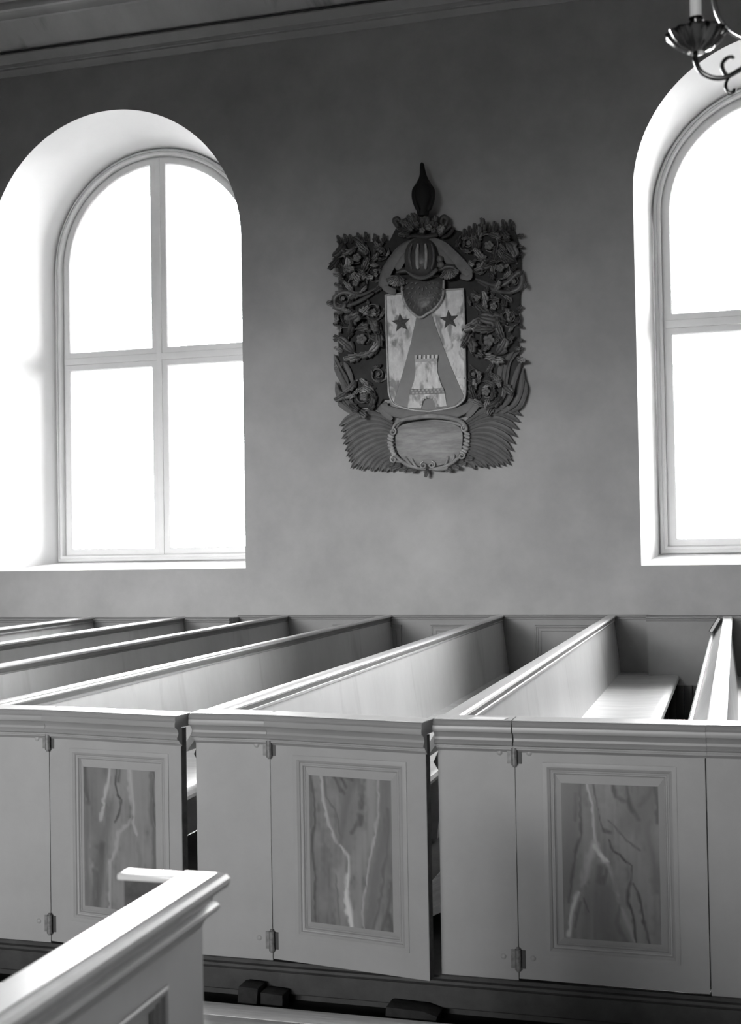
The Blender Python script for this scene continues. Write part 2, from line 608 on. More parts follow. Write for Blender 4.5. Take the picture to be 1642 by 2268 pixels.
chock('wooden_chock', 'small tilted dark wooden block at the plinth, leftmost of three', 0, 0, 4.19, 4.265, [(-1.74, -.03), (-1.668, -.03), (-1.660, .046), (-1.734, .048)])
chock('wooden_chock', 'dark wooden block under the plinth, right beside the tilted leftmost block', 0, 0, 4.20, 4.27, [(-1.655, -.03), (-1.572, -.03), (-1.572, .026), (-1.655, .03)])
chock('wooden_wedge', 'flat wooden wedge under the plinth below the gap right of the middle pew door', 0, 0, 4.185, 4.27, [(-1.195, -.03), (-1.02, -.03), (-1.01, .006), (-1.06, .02), (-1.19, .024)])

# ================================================================ PEWS
# moulded head rail: (projection, z)
HEAD = [(-.06, 1.0), (.034, 1.0), (.042, .997), (.046, .990), (.045, .984), (.043, .981), (.046, .978), (.048, .969), (.047, .959), (.037, .956),
        (.034, .952), (.027, .944), (.024, .937), (.026, .929), (.032, .923), (.034, .919), (.032, .914), (.024, .911), (.020, .909), (.020, .904),
        (.013, .902), (.013, .897), (.006, .893), (0, .886), (0, .955), (-.06, .955)]


def head_mesh(name, x0, x1, mitre0=0.0, mitre1=0.0, back=.06):
    mb = MB()
    pr = [(p if p > -.06 else -back, z) for p, z in HEAD]
    mb.prism(pr, lambda p, z: (x0 - max(0, p) * mitre0, -p, z), lambda p, z: (x1 + max(0, p) * mitre1, -p, z))
    return mb.mesh(name, 28)


# --- marbled paintings: brush strokes in panel coordinates (u right, v down), each (points, width, tone, strength)
def seq(s, ox, oy, sx, sy, sl):
    out = []
    for x, y in s:
        u = (x - ox) / sx
        out.append((u, (y - oy - u * sl) / sy))
    return out


def art(kind):
    if kind == 'A':
        q = lambda s: seq(s, 610, 545, 520, 1066, 45)
        base = .235
        return base, [
            (q([(1010, 560), (1010, 900), (960, 1150), (930, 1350), (900, 1640)]), .24, .29, .8),
            (q([(690, 560), (690, 900), (720, 1100)]), .10, .19, .7),
            (q([(800, 560), (790, 700), (760, 800), (735, 950)]), .022, .5, .9),
            (q([(830, 560), (830, 700), (790, 840)]), .03, .30, .6),
            (q([(855, 560), (850, 680), (865, 760), (890, 800), (870, 920), (840, 970)]), .012, .08, .9),
            (q([(880, 580), (872, 660)]), .02, .10, .7),
            (q([(800, 830), (780, 1000), (740, 1100), (690, 1250)]), .06, .17, .7),
            (q([(955, 560), (970, 850), (965, 980), (990, 1060)]), .02, .48, .9),
            (q([(945, 560), (955, 900), (930, 990), (870, 1050), (850, 1180), (800, 1270), (790, 1640)]), .018, .42, .8),
            (q([(745, 1150), (730, 1350), (700, 1640)]), .05, .10, .85),
            (q([(690, 1350), (670, 1640)]), .03, .12, .7),
            (q([(625, 545), (630, 700), (640, 820)]), .03, .09, .8),
            (q([(630, 830), (630, 1600)]), .03, .17, .7),
            (q([(1100, 590), (1105, 900), (1120, 1250), (1110, 1640)]), .025, .12, .7),
            (q([(1120, 590), (1128, 1000)]), .012, .07, .7),
            (q([(1000, 1130), (1020, 1250), (1000, 1400)]), .025, .2, .6),
            (q([(955, 1400), (970, 1460), (990, 1500), (1000, 1460)]), .012, .07, .9)]
    if kind == 'B':
        q = lambda s: seq(s, 770, 485, 492, 900, 45)
        return .225, [
            (q([(840, 480), (850, 640), (900, 830), (960, 1000), (970, 1200), (960, 1400)]), .09, .28, .8),
            (q([(1150, 500), (1150, 700), (1110, 900), (1060, 1100), (1040, 1400)]), .09, .31, .85),
            (q([(1000, 900), (1040, 700)]), .09, .22, .5),
            (q([(845, 480), (855, 640), (890, 800), (930, 900)]), .018, .55, .9),
            (q([(950, 915), (1000, 980), (1000, 1100), (985, 1230), (1000, 1300), (1020, 1420)]), .02, .72, .95),
            (q([(985, 1200), (1005, 1300), (1022, 1430)]), .028, .8, .9),
            (q([(985, 970), (950, 1100), (960, 1280)]), .04, .36, .6),
            (q([(1195, 520), (1190, 700), (1160, 890), (1130, 1010), (1100, 1150), (1080, 1420)]), .012, .52, .9),
            (q([(1130, 500), (1110, 700)]), .04, .33, .5),
            (q([(1230, 520), (1225, 800), (1190, 1000), (1150, 1200), (1110, 1450)]), .06, .165, .7),
            (q([(920, 490), (945, 550), (980, 600)]), .02, .09, .85),
            (q([(950, 490), (970, 520), (990, 560)]), .024, .07, .85),
            (q([(1060, 500), (1030, 560), (1000, 640), (980, 740), (955, 900)]), .035, .16, .7),
            (q([(1000, 500), (1030, 520)]), .022, .08, .8),
            (q([(1090, 620), (1085, 690)]), .03, .11, .8), (q([(1080, 740), (1075, 790)]), .03, .1, .8), (q([(1050, 800), (1030, 840)]), .022, .11, .8),
            (q([(1085, 560), (1090, 620)]), .025, .15, .7),
            (q([(870, 490), (880, 630), (930, 700), (950, 850)]), .012, .13, .7),
            (q([(785, 480), (795, 600), (802, 780), (785, 950), (800, 1120), (790, 1400)]), .016, .09, .85),
            (q([(780, 480), (778, 800)]), .02, .15, .7),
            (q([(930, 1100), (940, 1400)]), .01, .13, .6),
            (q([(1245, 700), (1230, 1000), (1190, 1200), (1150, 1430)]), .014, .12, .7),
            (q([(1250, 1140), (1240, 1250), (1200, 1430)]), .03, .10, .75),
            (q([(1240, 1330), (1255, 1430)]), .03, .08, .8)]
    q = lambda s: seq(s, 708, 445, 500, 800, 22)
    return .225, [
        (q([(760, 440), (760, 700), (740, 1000)]), .10, .17, .7),
        (q([(860, 440), (860, 700), (820, 900), (770, 1100)]), .07, .27, .8),
        (q([(1000, 620), (1060, 760), (1090, 900), (1060, 1100), (1100, 1270)]), .13, .28, .75),
        (q([(840, 440), (860, 540), (875, 700), (885, 760)]), .014, .55, .9),
        (q([(885, 760), (840, 860), (815, 960)]), .035, .42, .8),
        (q([(785, 1010), (755, 1110), (738, 1230)]), .018, .7, .9),
        (q([(885, 770), (925, 850)]), .018, .62, .9), (q([(910, 820), (940, 850)]), .02, .75, .9),
        (q([(940, 860), (970, 930), (1000, 1060), (1040, 1150), (1080, 1270)]), .022, .36, .8),
        (q([(1150, 440), (1140, 560), (1050, 640)]), .12, .155, .7),
        (q([(950, 640), (1010, 700), (1050, 745), (1110, 790)]), .012, .12, .8),
        (q([(1160, 640), (1150, 700), (1180, 830), (1190, 1000)]), .03, .15, .7),
        (q([(985, 440), (1000, 520), (1040, 540)]), .02, .08, .85),
        (q([(1040, 440), (1050, 500), (1075, 580), (1105, 635)]), .02, .07, .85),
        (q([(1110, 560), (1150, 520), (1175, 460)]), .03, .10, .7),
        (q([(1185, 450), (1200, 560), (1200, 650)]), .02, .08, .85),
        (q([(885, 440), (890, 560), (905, 640), (930, 700)]), .008, .08, .85), (q([(925, 690), (960, 700)]), .02, .09, .8),
        (q([(950, 740), (970, 795), (1010, 815), (1040, 850), (1065, 870), (1055, 960), (1050, 1050), (1075, 1130), (1085, 1270)]), .013, .07, .9),
        (q([(1070, 960), (1100, 1020), (1110, 1080), (1145, 1270)]), .014, .07, .9),
        (q([(800, 440), (805, 560), (812, 700), (775, 820), (755, 950), (735, 1060)]), .014, .08, .8),
        (q([(785, 500), (782, 640)]), .014, .1, .7),
        (q([(930, 1000), (920, 1150), (960, 1270)]), .12, .15, .7),
        (q([(905, 880), (895, 950)]), .03, .11, .7), (q([(935, 890), (920, 960)]), .022, .11, .7),
        (q([(810, 1035), (835, 1110)]), .01, .07, .85), (q([(800, 1060), (770, 1190)]), .012, .1, .6),
        (q([(1000, 1070), (990, 1160), (1030, 1270)]), .02, .13, .6)]


def vnoise(x, y, seed):
    def h(i, j):
        n = (i * 374761393 + j * 668265263 + seed * 1442695041) & 0xffffffff
        n = ((n ^ (n >> 13)) * 1274126177) & 0xffffffff
        return ((n ^ (n >> 16)) & 0xffff) / 65535.0
    i, j = math.floor(x), math.floor(y)
    fx, fy = x - i, y - j
    fx, fy = fx * fx * (3 - 2 * fx), fy * fy * (3 - 2 * fy)
    return (h(i, j) * (1 - fx) + h(i + 1, j) * fx) * (1 - fy) + (h(i, j + 1) * (1 - fx) + h(i + 1, j + 1) * fx) * fy


MARB = {}


def marble_mesh(kind, x0, x1, z0, z1):
    if kind in MARB:
        return MARB[kind]
    import numpy as np
    nx, nz = 78, 124
    base, strokes = art(kind)
    sd = ord(kind)
    uu, vv = np.meshgrid(np.linspace(0, 1, nx + 1), np.linspace(0, 1, nz + 1))
    N1 = np.array([[vnoise(u * 9, v * 7, sd) - .5 for u in uu[0]] for v in vv[:, 0]])
    N2 = np.array([[vnoise(u * 26, v * 30, sd + 3) - .5 for u in uu[0]] for v in vv[:, 0]])
    N3 = np.array([[vnoise(u * 34, v * 4, sd + 7) - .5 for u in uu[0]] for v in vv[:, 0]])
    col = base * (1 + .4 * N1 + .3 * N3 + .15 * N2)
    asp = (z1 - z0) / (x1 - x0)
    pu = uu + .034 * N1 + .02 * N2
    pv = vv * asp
    for pts, w, tone, st in strokes:
        if tone > .4:
            tone = .4 + (tone - .4) * .75
        d = np.full(uu.shape, 9.0)
        for (a, b), (c, e) in zip(pts[:-1], pts[1:]):
            b2, e2 = b * asp, e * asp
            dx, dy = c - a, e2 - b2
            L = dx * dx + dy * dy + 1e-9
            t = np.clip(((pu - a) * dx + (pv - b2) * dy) / L, 0, 1)
            d = np.minimum(d, np.hypot(pu - a - t * dx, pv - b2 - t * dy))
        ww = 1.25 * w * (1 + .9 * N2 + .5 * N1)
        k = np.clip(1.25 - d / np.maximum(ww, .004), 0, 1) * st
        k = k * (.95 + .6 * N3 + .4 * N1).clip(0, 1.1)
        col = col * (1 - k) + tone * k
    col = (col * .68).clip(.02, .85)
    mb = MB()
    vs = [(x0 + (x1 - x0) * i / nx, 0, z1 - (z1 - z0) * j / nz) for j in range(nz + 1) for i in range(nx + 1)]
    fs = [(j * (nx + 1) + i, (j + 1) * (nx + 1) + i, (j + 1) * (nx + 1) + i + 1, j * (nx + 1) + i + 1) for j in range(nz) for i in range(nx)]
    me = bpy.data.meshes.new('marbled_panel')
    me.from_pydata(vs, [], fs)
    at = me.attributes.new('paint', 'FLOAT_COLOR', 'POINT')
    c = col.reshape(-1)
    buf = np.stack([c, c, c, np.ones_like(c)], 1).astype('f').reshape(-1)
    at.data.foreach_set('color', buf)
    MARB[kind] = me
    return me


DW, DZ0, DZ1 = .632, .118, .884       # door leaf
PX0, PX1, PZ0, PZ1 = .098, .538, .206, .853
MX0, MX1, MZ0, MZ1 = .157, .479, .266, .787
CACHE = {}


def cached(key, fn):
    if key not in CACHE:
        CACHE[key] = fn()
    return CACHE[key]


def door_leaf(DW):
    mb = MB()
    T = .036
    mb.box(.003, PX0, 0, T, DZ0, .95)
    mb.box(PX1, DW, 0, T, DZ0, .95)
    mb.box(PX0, PX1, 0, T, DZ0, PZ0)
    mb.box(PX0, PX1, 0, T, PZ1, .95)
    mb.box(PX0, PX1, .022, T - .004, PZ0, PZ1)
    return mb.mesh('door', 30)


def panel_mould():
    mb = MB()
    pr = [(-.002, .004), (-.002, -.003), (.003, -.004), (.013, -.004), (.017, -.001), (.021, .001), (.024, .006), (.028, .007), (.031, .004), (.034, .004), (.037, .010), (.040, .012), (.040, .022)]
    mb.loops([rect(PX0 + d, PX1 - d, PZ0 + d, PZ1 - d, y) for d, y in pr])
    return mb.mesh('panel_moulding', 25)


def panel_field():
    mb = MB()
    d = .036
    a = rect(PX0 + d, PX1 - d, PZ0 + d, PZ1 - d, .016)
    b = rect(MX0, MX1, MZ0, MZ1, .004)
    mb.loops([rect(PX0 + d, PX1 - d, PZ0 + d, PZ1 - d, .024), a, b], cap_last=True)
    return mb.mesh('raised_field', 15)


def make_pew(i, xb, label, ang, art_kind, y_end, fixed_w, notch=None, door=True, dw=DW):
    x_panel = xb - .035
    t = empty('pew', label, 'pew', (xb, 4.30, 0), 'pews along the aisle')
    Y0 = .036
    Y1 = y_end - 4.30
    # backrest board, leaning; slightly taller towards the seat
    lean = .045
    ab = .0
    mb = MB()
    pr = [(-.015, .972), (.015, .972), (.065, .53), (.065, .10), (.035, .10), (.035, .53)]
    mb.prism(pr, lambda x, z: (x, Y0, z), lambda x, z: (x, Y1, z))
    put('backrest', cached(('back', Y1), lambda: mb.mesh('backrest', 20)), 'bench', t)
    mb = MB()
    pr = [(-.034, .990), (-.031, .997), (-.024, 1.0), (.020, 1.0), (.028, .998), (.034, .993), (.036, .987), (.034, .982), (.028, .979), (-.026, .979), (-.034, .984)]
    mb.prism(pr, lambda x, z: (x, Y0, z), lambda x, z: (x, Y1, z))
    put('top_cap', cached(('cap', Y1), lambda: mb.mesh('top_cap', 25)), 'cap', t)
    # narrow strip below the cap on the seat side
    mb = MB()
    mb.prism([(-.022, .980), (.024, .980), (.0255, .976), (.0235, .958), (.0265, .955), (.028, .946), (-.017, .944)], lambda x, z: (x, Y0, z), lambda x, z: (x, Y1, z))
    put('cap_bead', cached(('cbead', Y1), lambda: mb.mesh('cap_bead', 25)), 'bead', t)
    # seat with rounded nose
    mb = MB()
    pr = [(.056, .545), (.07, .536), (.30, .534), (.47, .546), (.505, .545), (.525, .535), (.532, .518), (.526, .500), (.508, .492), (.48, .492), (.06, .498)]
    ys = WB - 4.30
    if notch is None:
        mb.prism(pr, lambda x, z: (x, Y0, z), lambda x, z: (x, min(Y1, ys + .0), z))
    else:
        mb.prism(pr, lambda x, z: (x, Y0, z), lambda x, z: (x, ys, z))
        mb.box(.058, notch, ys, WR - 4.30, .500, .537)
    put('seat', cached(('seat', Y1, notch), lambda: mb.mesh('seat', 40)), 'seat', t)
    mb = MB()
    for q in range(4):
        yy = Y0 + .1 + q * (ys - .3) / 3
        mb.prism([(.06, .10), (.42, .10), (.46, .495), (.06, .495)], lambda x, z, yy=yy: (x, yy, z), lambda x, z, yy=yy: (x, yy + .035, z))
    for q in range(4):
        yy = Y0 + .1 + q * (ys - .3) / 3
        m3 = MB()
        m3.prism([(.064, .10), (.40, .10), (.45, .495), (.064, .50)], lambda x, z: (x, 0, z), lambda x, z: (x, .035, z))
        put('seat_bracket', cached('bracket', lambda: m3.mesh('seat_bracket', 20)), 'seat', t, (0, yy, 0))
    # sloping book rest behind the backrest
    mb = MB()
    pr = [(-.118, .852), (-.126, .858), (-.126, .874), (-.118, .880), (-.108, .876), (-.102, .862), (-.040, .955), (-.018, .966), (-.018, .94), (-.088, .845)]
    mb.prism(pr, lambda x, z: (x, Y0, z), lambda x, z: (x, ys - .01, z))
    put('book_rest', cached('rest', lambda: mb.mesh('book_rest', 25)), 'bench', t)
    # footboard for the row behind
    mb = MB()
    mb.prism([(-.34, .12), (-.30, .10), (-.12, .19), (-.13, .215)], lambda x, z: (x, .5, z), lambda x, z: (x, ys - .3, z))
    mb.box(-.25, -.22, .5, .54, .085, .15)
    mb.box(-.25, -.22, ys - .36, ys - .3, .085, .15)
    put('footboard', cached('foot', lambda: mb.mesh('footboard', 25)), 'plank', t)
    # end panel toward the aisle
    w = fixed_w
    mb = MB()
    mb.box(-.033, w - .035, 0, .036, .108, .96)
    if i == 6:
        mb.box(-.060, -.015, .037, .055, .12, .95)  # added strip behind the gap, blocks light from the seat beyond
    ep = put('end_panel', cached(('ep', w, i == 6), lambda: mb.mesh('end_panel', 30)), 'door', t)
    put('head_moulding', cached(('eh', w), lambda: head_mesh('head_moulding', -.033, w - .037, .18, 0)), 'rail', ep)
    put('lit_rail_top', cached(('rt', w), lambda: MB().box(-.034, w - .037, -.036, .062, .9985, 1.0015).mesh('lit_rail_top')), 'cap', ep)  # pale strip puts the window light on the rail into colour
    if not door:
        return t
    hx = w - .035
    d = put('door', cached(('leaf', dw), lambda: door_leaf(dw)), 'door', t, (hx, 0, 0), (0, 0, -R_(ang)))
    put('head_moulding', cached(('dh', dw), lambda: head_mesh('head_moulding', .003, dw + .006)), 'rail', d)
    put('lit_rail_top', cached(('rtd', dw), lambda: MB().box(.003, dw + .007, -.036, .062, .9985, 1.0015).mesh('lit_rail_top')), 'cap', d)
    put('panel_moulding', cached('pm', panel_mould), 'door', d)
    put('raised_field', cached('pf', panel_field), 'door', d)
    mp = put('marbled_panel', marble_mesh(art_kind, MX0, MX1, MZ0, MZ1), 'marble', d, (0, .0035, 0))
    mp['label'] = 'painted marbled panel with light and dark veins'
    if ang > 2:
        put('edge_strip', cached(('edge', dw), lambda: MB().box(dw, dw + .0015, .001, .035, DZ0, .95).mesh('edge_strip')), 'edge', d)
    for z0 in (.842, .147):
        mb = MB()
        mb.tube([(0, -.010, 0), (0, -.010, .07)], .0105, 10)
        mb.tube([(0, -.010, -.006), (0, -.010, .076)], .006, 8)
        h = put('hinge', cached('hinge', lambda: mb.mesh('hinge', 40)), 'hinge', t, (hx + .001, 0, z0 + .002))
        h['label'] = 'iron hinge with exposed barrel'
        put('hinge_leaf', cached('hl', lambda: MB().box(-.026, -.001, -.004, 0, .004, .066).mesh('hinge_leaf')), 'hinge', h)
        put('hinge_leaf', cached('hr', lambda: MB().box(.004, .024, -.004, .002, .004, .066).mesh('hinge_leaf')), 'latch', h)
        for s in (-.052, .05):
            put('rivet', cached('rv', lambda: MB().lathe([(.0, .0), (.011, .0), (.009, .003), (.003, .005)], 10).mesh('rivet', 40)), 'door', h, (s, .001, .04), (R_(90), 0, 0))
    # latch tongue on the inner left edge
    mb = MB()
    mb.prism([(-.036, .885), (-.0355, .80), (-.058, .838)], lambda x, z: (x, .036, z), lambda x, z: (x, .048, z))
    put('latch', cached('latch', lambda: mb.mesh('latch')), 'latch', t)
    return t


XB = [-5.56, -4.68, -3.79, -2.865, -1.905, -.985, -.08]
PEWLAB = ['farthest left pew, only a short end of its top in view',
          'grey pew whose dark back rises just behind the farthest left pew',
          'grey pew with a dark back, left of the pew with the leftmost marbled door',
          'pew with the leftmost marbled door standing slightly open',
          'pew with the middle marbled door standing ajar toward the aisle',
          'pew with the rightmost marbled door closed and its worn bright seat in view',
          'pew seen edge-on at the right, its pale book rest holding a hymn book']
ANG = [0, 0, 0, 8, 9, .5, 0]
KIND = ['B', 'C', 'A', 'A', 'B', 'C', 'A']
FW = [.29, .29, .29, .355, .292, .271, .292]
for i, xb in enumerate(XB):
    pass
pews = []
for i, xb in enumerate(XB):
    fx = [-5.60, -4.72, -3.83, -2.90, -1.936, -1.02, -.115][i]
    pews.append(make_pew(i, fx + .035, PEWLAB[i], ANG[i], KIND[i], WB if i in (0, 1, 6) else WR, FW[i], notch=.30 if i == 5 else None, door=True, dw=[.61, .61, .61, .594, .613, DW, DW][i]))

# hymn book on the right-hand book rest
hb = empty('hymn_book', 'small grey hymn book lying on the book rest of the rightmost pew', 'book', (-.08, 10.0, 0))
mb = MB()
dx, dz = .074, .118
L = math.hypot(dx, dz)
ux, uz = dx / L, dz / L
nx_, nz_ = -uz, ux


def bk(a, n_):
    return (-.111 + ux * a + nx_ * (n_ + .003), .880 + uz * a + nz_ * (n_ + .003))


mb.prism([bk(0, 0.001), bk(.122, 0.001), bk(.122, .005), bk(0, .005)], lambda x, z: (x, 0, z), lambda x, z: (x, .10, z))
mb.prism([bk(0, .026), bk(.122, .026), bk(.122, .030), bk(0, .030)], lambda x, z: (x, 0, z), lambda x, z: (x, .10, z))
mb.prism([bk(-.004, .001), bk(0.0, .001), bk(0.0, .030), bk(-.004, .030)], lambda x, z: (x, 0, z), lambda x, z: (x, .10, z))
mb.build('cover', 'latch', hb)
mb = MB()
mb.prism([bk(.0, .005), bk(.12, .005), bk(.12, .026), bk(.0, .026)], lambda x, z: (x, .002, z), lambda x, z: (x, .098, z))
mb.build('page_block', 'pages', hb)
# scrap of paper lying on the rail of the right-hand end panel
mb = MB()
mb.add([(-.90, 4.262, 1.002), (-.775, 4.256, 1.002), (-.765, 4.30, 1.003), (-.88, 4.305, 1.003), (-.90, 4.262, 1.0035), (-.775, 4.256, 1.0035), (-.765, 4.30, 1.0045), (-.88, 4.305, 1.0045)],
       [(0, 3, 2, 1), (4, 5, 6, 7), (0, 1, 5, 4), (1, 2, 6, 5), (2, 3, 7, 6), (3, 0, 4, 7)])
tag(mb.build('paper_scrap', 'paper'), 'white scrap of paper on the rail left of the rightmost marbled door', 'paper')

# ================================================================ FOREGROUND PEW FRONT
fg = empty('pew_enclosure', 'blurred grey corner of a pew front in the lower left foreground with window-whitened top rail', 'pew', (-.985, 2.19, 0))
FX = .0        # local outer face x of side panel  (world -.975)
OX, OY = -.975 - (-.985), 2.19 - 2.19


def side_y(p, z, y):            # profile along Y: projection is toward +X
    return (OX + p, y, z)


pr = [(-.034, 1.0), (.030, 1.0), (.034, .9985), (.043, .996), (.048, .989), (.049, .981), (.045, .973), (.036, .967), (.026, .962), (.020, .955), (.018, .948), (.024, .9455), (.030, .941), (.031, .935), (.026, .929), (.014, .922), (.006, .914), (0, .90), (0, .955), (-.034, .955)]
mb = MB()
mb.prism(pr, lambda p, z: (OX + p, 0.0 - .008 + max(0, p) * .5, z), lambda p, z: (OX + p, -4.2, z))
mb.build('side_rail', 'rail', fg, angle=28)
MB().box(OX - .033, OX + .029, -4.2, -.002, .9985, 1.0015).build('lit_rail_top', 'cap', fg)  # window light on the top, laid on as a pale strip
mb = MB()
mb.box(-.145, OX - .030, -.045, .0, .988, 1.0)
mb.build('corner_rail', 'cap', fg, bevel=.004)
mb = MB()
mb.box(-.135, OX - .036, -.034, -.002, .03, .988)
mb.build('corner_stile', 'edge', fg)['label'] = 'inner side of the corner, darkened in colour for its shade'  # shade inside the pew is put into this dark colour
# side panelling: frame with a sunk panel
mb = MB()
yA, yB = -.155, -1.35
mb.box(OX - .036, OX, yA, -.004, .03, .96)
mb.box(OX - .036, OX, -4.2, yB, .03, .96)
mb.box(OX - .036, OX, yB, yA, .03, .2)
mb.box(OX - .036, OX, yB, yA, .845, .96)
mb.box(OX - .034, OX - .022, yB, yA, .2, .845)
mb.build('side_panel', 'door', fg)
mb = MB()


def recty(y0, y1, z0, z1, x):
    return [(x, y0, z0), (x, y1, z0), (x, y1, z1), (x, y0, z1)]


mb.loops([recty(yB + d, yA - d, .2 + d, .845 - d, OX + x) for d, x in ((0, .002), (.006, .004), (.014, .002), (.018, -.004), (.024, -.005), (.028, -.010), (.032, -.010), (.036, -.018))])
mb.loops([recty(yB + d, yA - d, .2 + d, .845 - d, OX + x) for d, x in ((.036, -.02), (.075, -.008))], cap_last=True)
mb.build('panel_moulding', 'rail', fg, angle=25)
MB().box(OX - .05, OX + .012, -4.2, .008, -.004, .09).build('skirting', 'plinth', fg, bevel=.006)

# ================================================================ CHANDELIER
HX, HY = .32, 2.65
ch = empty('chandelier', 'dark brass chandelier arm with white candle and scalloped drip pan, top right corner', 'chandelier', (HX, HY, 2.55))


def catmull(pts, n=6):
    P = [Vector(p) for p in pts]
    out = []
    for i in range(len(P) - 1):
        p0, p1, p2, p3 = P[max(i - 1, 0)], P[i], P[i + 1], P[min(i + 2, len(P) - 1)]
        for k in range(n):
            t = k / n
            out.append(.5 * ((2 * p1) + (-p0 + p2) * t + (2 * p0 - 5 * p1 + 4 * p2 - p3) * t * t + (-p0 + 3 * p1 - 3 * p2 + p3) * t ** 3))
    out.append(P[-1])
    return out


def lx(x):          # distance from hub along the arm (arm points to -X)
    return x - HX


arm_pts = [(lx(-.057), 0, 2.605 - 2.55), (lx(-.058), 0, .040), (lx(-.050), 0, .018), (lx(-.032), 0, .003), (lx(-.012), 0, -.003), (lx(.006), 0, -.001), (lx(.026), 0, .008), (lx(.06), 0, .022), (lx(.15), 0, .03), (lx(.24), 0, .01), (lx(.30), 0, -.01)]
am = MB().tube(catmull(arm_pts), .0052, 8).mesh('arm', 60)
cm = MB()
cm.tube(catmull([(lx(.004), 0, -.001), (lx(-.004), 0, .012), (lx(-.005), 0, .026), (lx(.003), 0, .036), (lx(.013), 0, .038), (lx(.017), 0, .034)]), [.0042] * 26 + [.0036] * 5, 8)
cm.tube(catmull([(lx(.008), 0, -.002), (lx(.002), 0, -.014), (lx(.001), 0, -.026), (lx(.008), 0, -.036), (lx(.016), 0, -.034), (lx(.018), 0, -.028)]), .0036, 8)
cm = cm.mesh('scroll', 60)
um = MB().tube(catmull([(lx(.30), 0, .06), (lx(.15), 0, .055), (lx(.06), 0, .065), (lx(.018), 0, .085), (lx(-.006), 0, .115), (lx(-.017), 0, .15), (lx(-.020), 0, .19), (lx(-.008), 0, .22), (lx(.01), 0, .215), (lx(.012), 0, .20)]), .005, 8).mesh('upper_scroll', 60)
pc = lx(-.055)
pan = MB()
prof = [(.002, -.004), (.016, -.002), (.020, .004), (.036, .010), (.052, .026), (.059, .036), (.061, .040), (.057, .040), (.044, .030), (.02, .020), (.008, .019), (.002, .019)]
pan.lathe(prof, 60, (0, 0, 0), .045, 15)
pan = pan.mesh('drip_pan', 40)
sk = MB()
sk.lathe([(.002, .015), (.010, .015), (.009, .024), (.012, .030), (.010, .036), (.0115, .045), (.014, .066), (.0155, .067), (.0155, .071), (.011, .071), (.002, .060)], 20)
sk = sk.mesh('candle_socket', 40)
cd = MB().lathe([(.001, .062), (.0115, .062), (.0118, .17), (.0112, .235), (.006, .243), (.001, .244)], 20).mesh('candle', 40)
for k in range(5):
    a = empty('candle_arm', parent=ch)
    a.rotation_euler = (0, 0, 2 * PI * k / 5)
    put('arm', am, 'brass', a)
    put('scroll', cm, 'brass', a)
    put('upper_scroll', um, 'brassl', a)
    put('drip_pan', pan, 'brass', a, (pc, 0, .056))
    put('candle_socket', sk, 'brass', a, (pc, 0, .056))
    put('candle', cd, 'candle', a, (pc, 0, .056))
mb = MB()
mb.lathe([(.002, -.12), (.015, -.11), (.03, -.08), (.012, -.05), (.028, -.02), (.04, .02), (.036, .06), (.015, .09), (.022, .13), (.05, .20), (.04, .26), (.014, .30), (.018, .40), (.008, .44), (.004, .45)], 24)
mb.build('stem', 'brassl', ch)
mb = MB()
mb.tube([(0, 0, .44), (0, 0, 9.2 - 2.55)], .006, 8)
mb.build('suspension_rod', 'brass', ch)

# ================================================================ COAT OF ARMS
def wall_pt(px, py, d):
    r = Vector((px - CX, py - CY, F_PX))
    v = Vector([Vector(AX[k]).dot(r) for k in range(3)])
    return EYE + v * ((YW - d - EYE.y) / v.y)


ABASE = wall_pt(950, 1046, 0)
coa = empty('coat_of_arms', 'large dark carved coat of arms with pale shield hanging between the two windows', 'coat of arms', ABASE + Vector((0, -.026, 0)))


def P(px, py, d=0.0):
    return wall_pt(px, py, d) - ABASE


def slab(mb, pts, d0, d1, dome=0.0):
    """raised flat piece with a bevelled rim; pts in order round the outline"""
    cx = sum(p[0] for p in pts) / len(pts)
    cy = sum(p[1] for p in pts) / len(pts)
    sh = lambda k: [(cx + (x - cx) * k, cy + (y - cy) * k) for x, y in pts]
    L = [[P(x, y, d0) for x, y in pts], [P(x, y, d1 - .004) for x, y in pts], [P(x, y, d1) for x, y in sh(.985)]]
    if dome:
        L += [[P(x, y, d1 + dome * (1 - k * k)) for x, y in sh(k)] for k in (.8, .6, .4, .2)]
    mb.loops(L, cap_last=True, cap_first=False)
    return mb


def curve2(pts, n=6):
    return [(v.x, v.y) for v in catmull([(x, y, 0) for x, y in pts], n)]


PROF = {'round': ((-1, -.9), (-.85, .1), (-.45, .75), (0, 1.0), (.45, .75), (.85, .1), (1, -.9)),
        'blade': ((-1, -.7), (-.8, .15), (-.35, .25), (.1, .45), (.5, 1.0), (.8, .85), (1, -.7)),
        'flat': ((-1, -.9), (-.9, .75), (-.5, .95), (0, 1.0), (.5, .95), (.9, .75), (1, -.9))}


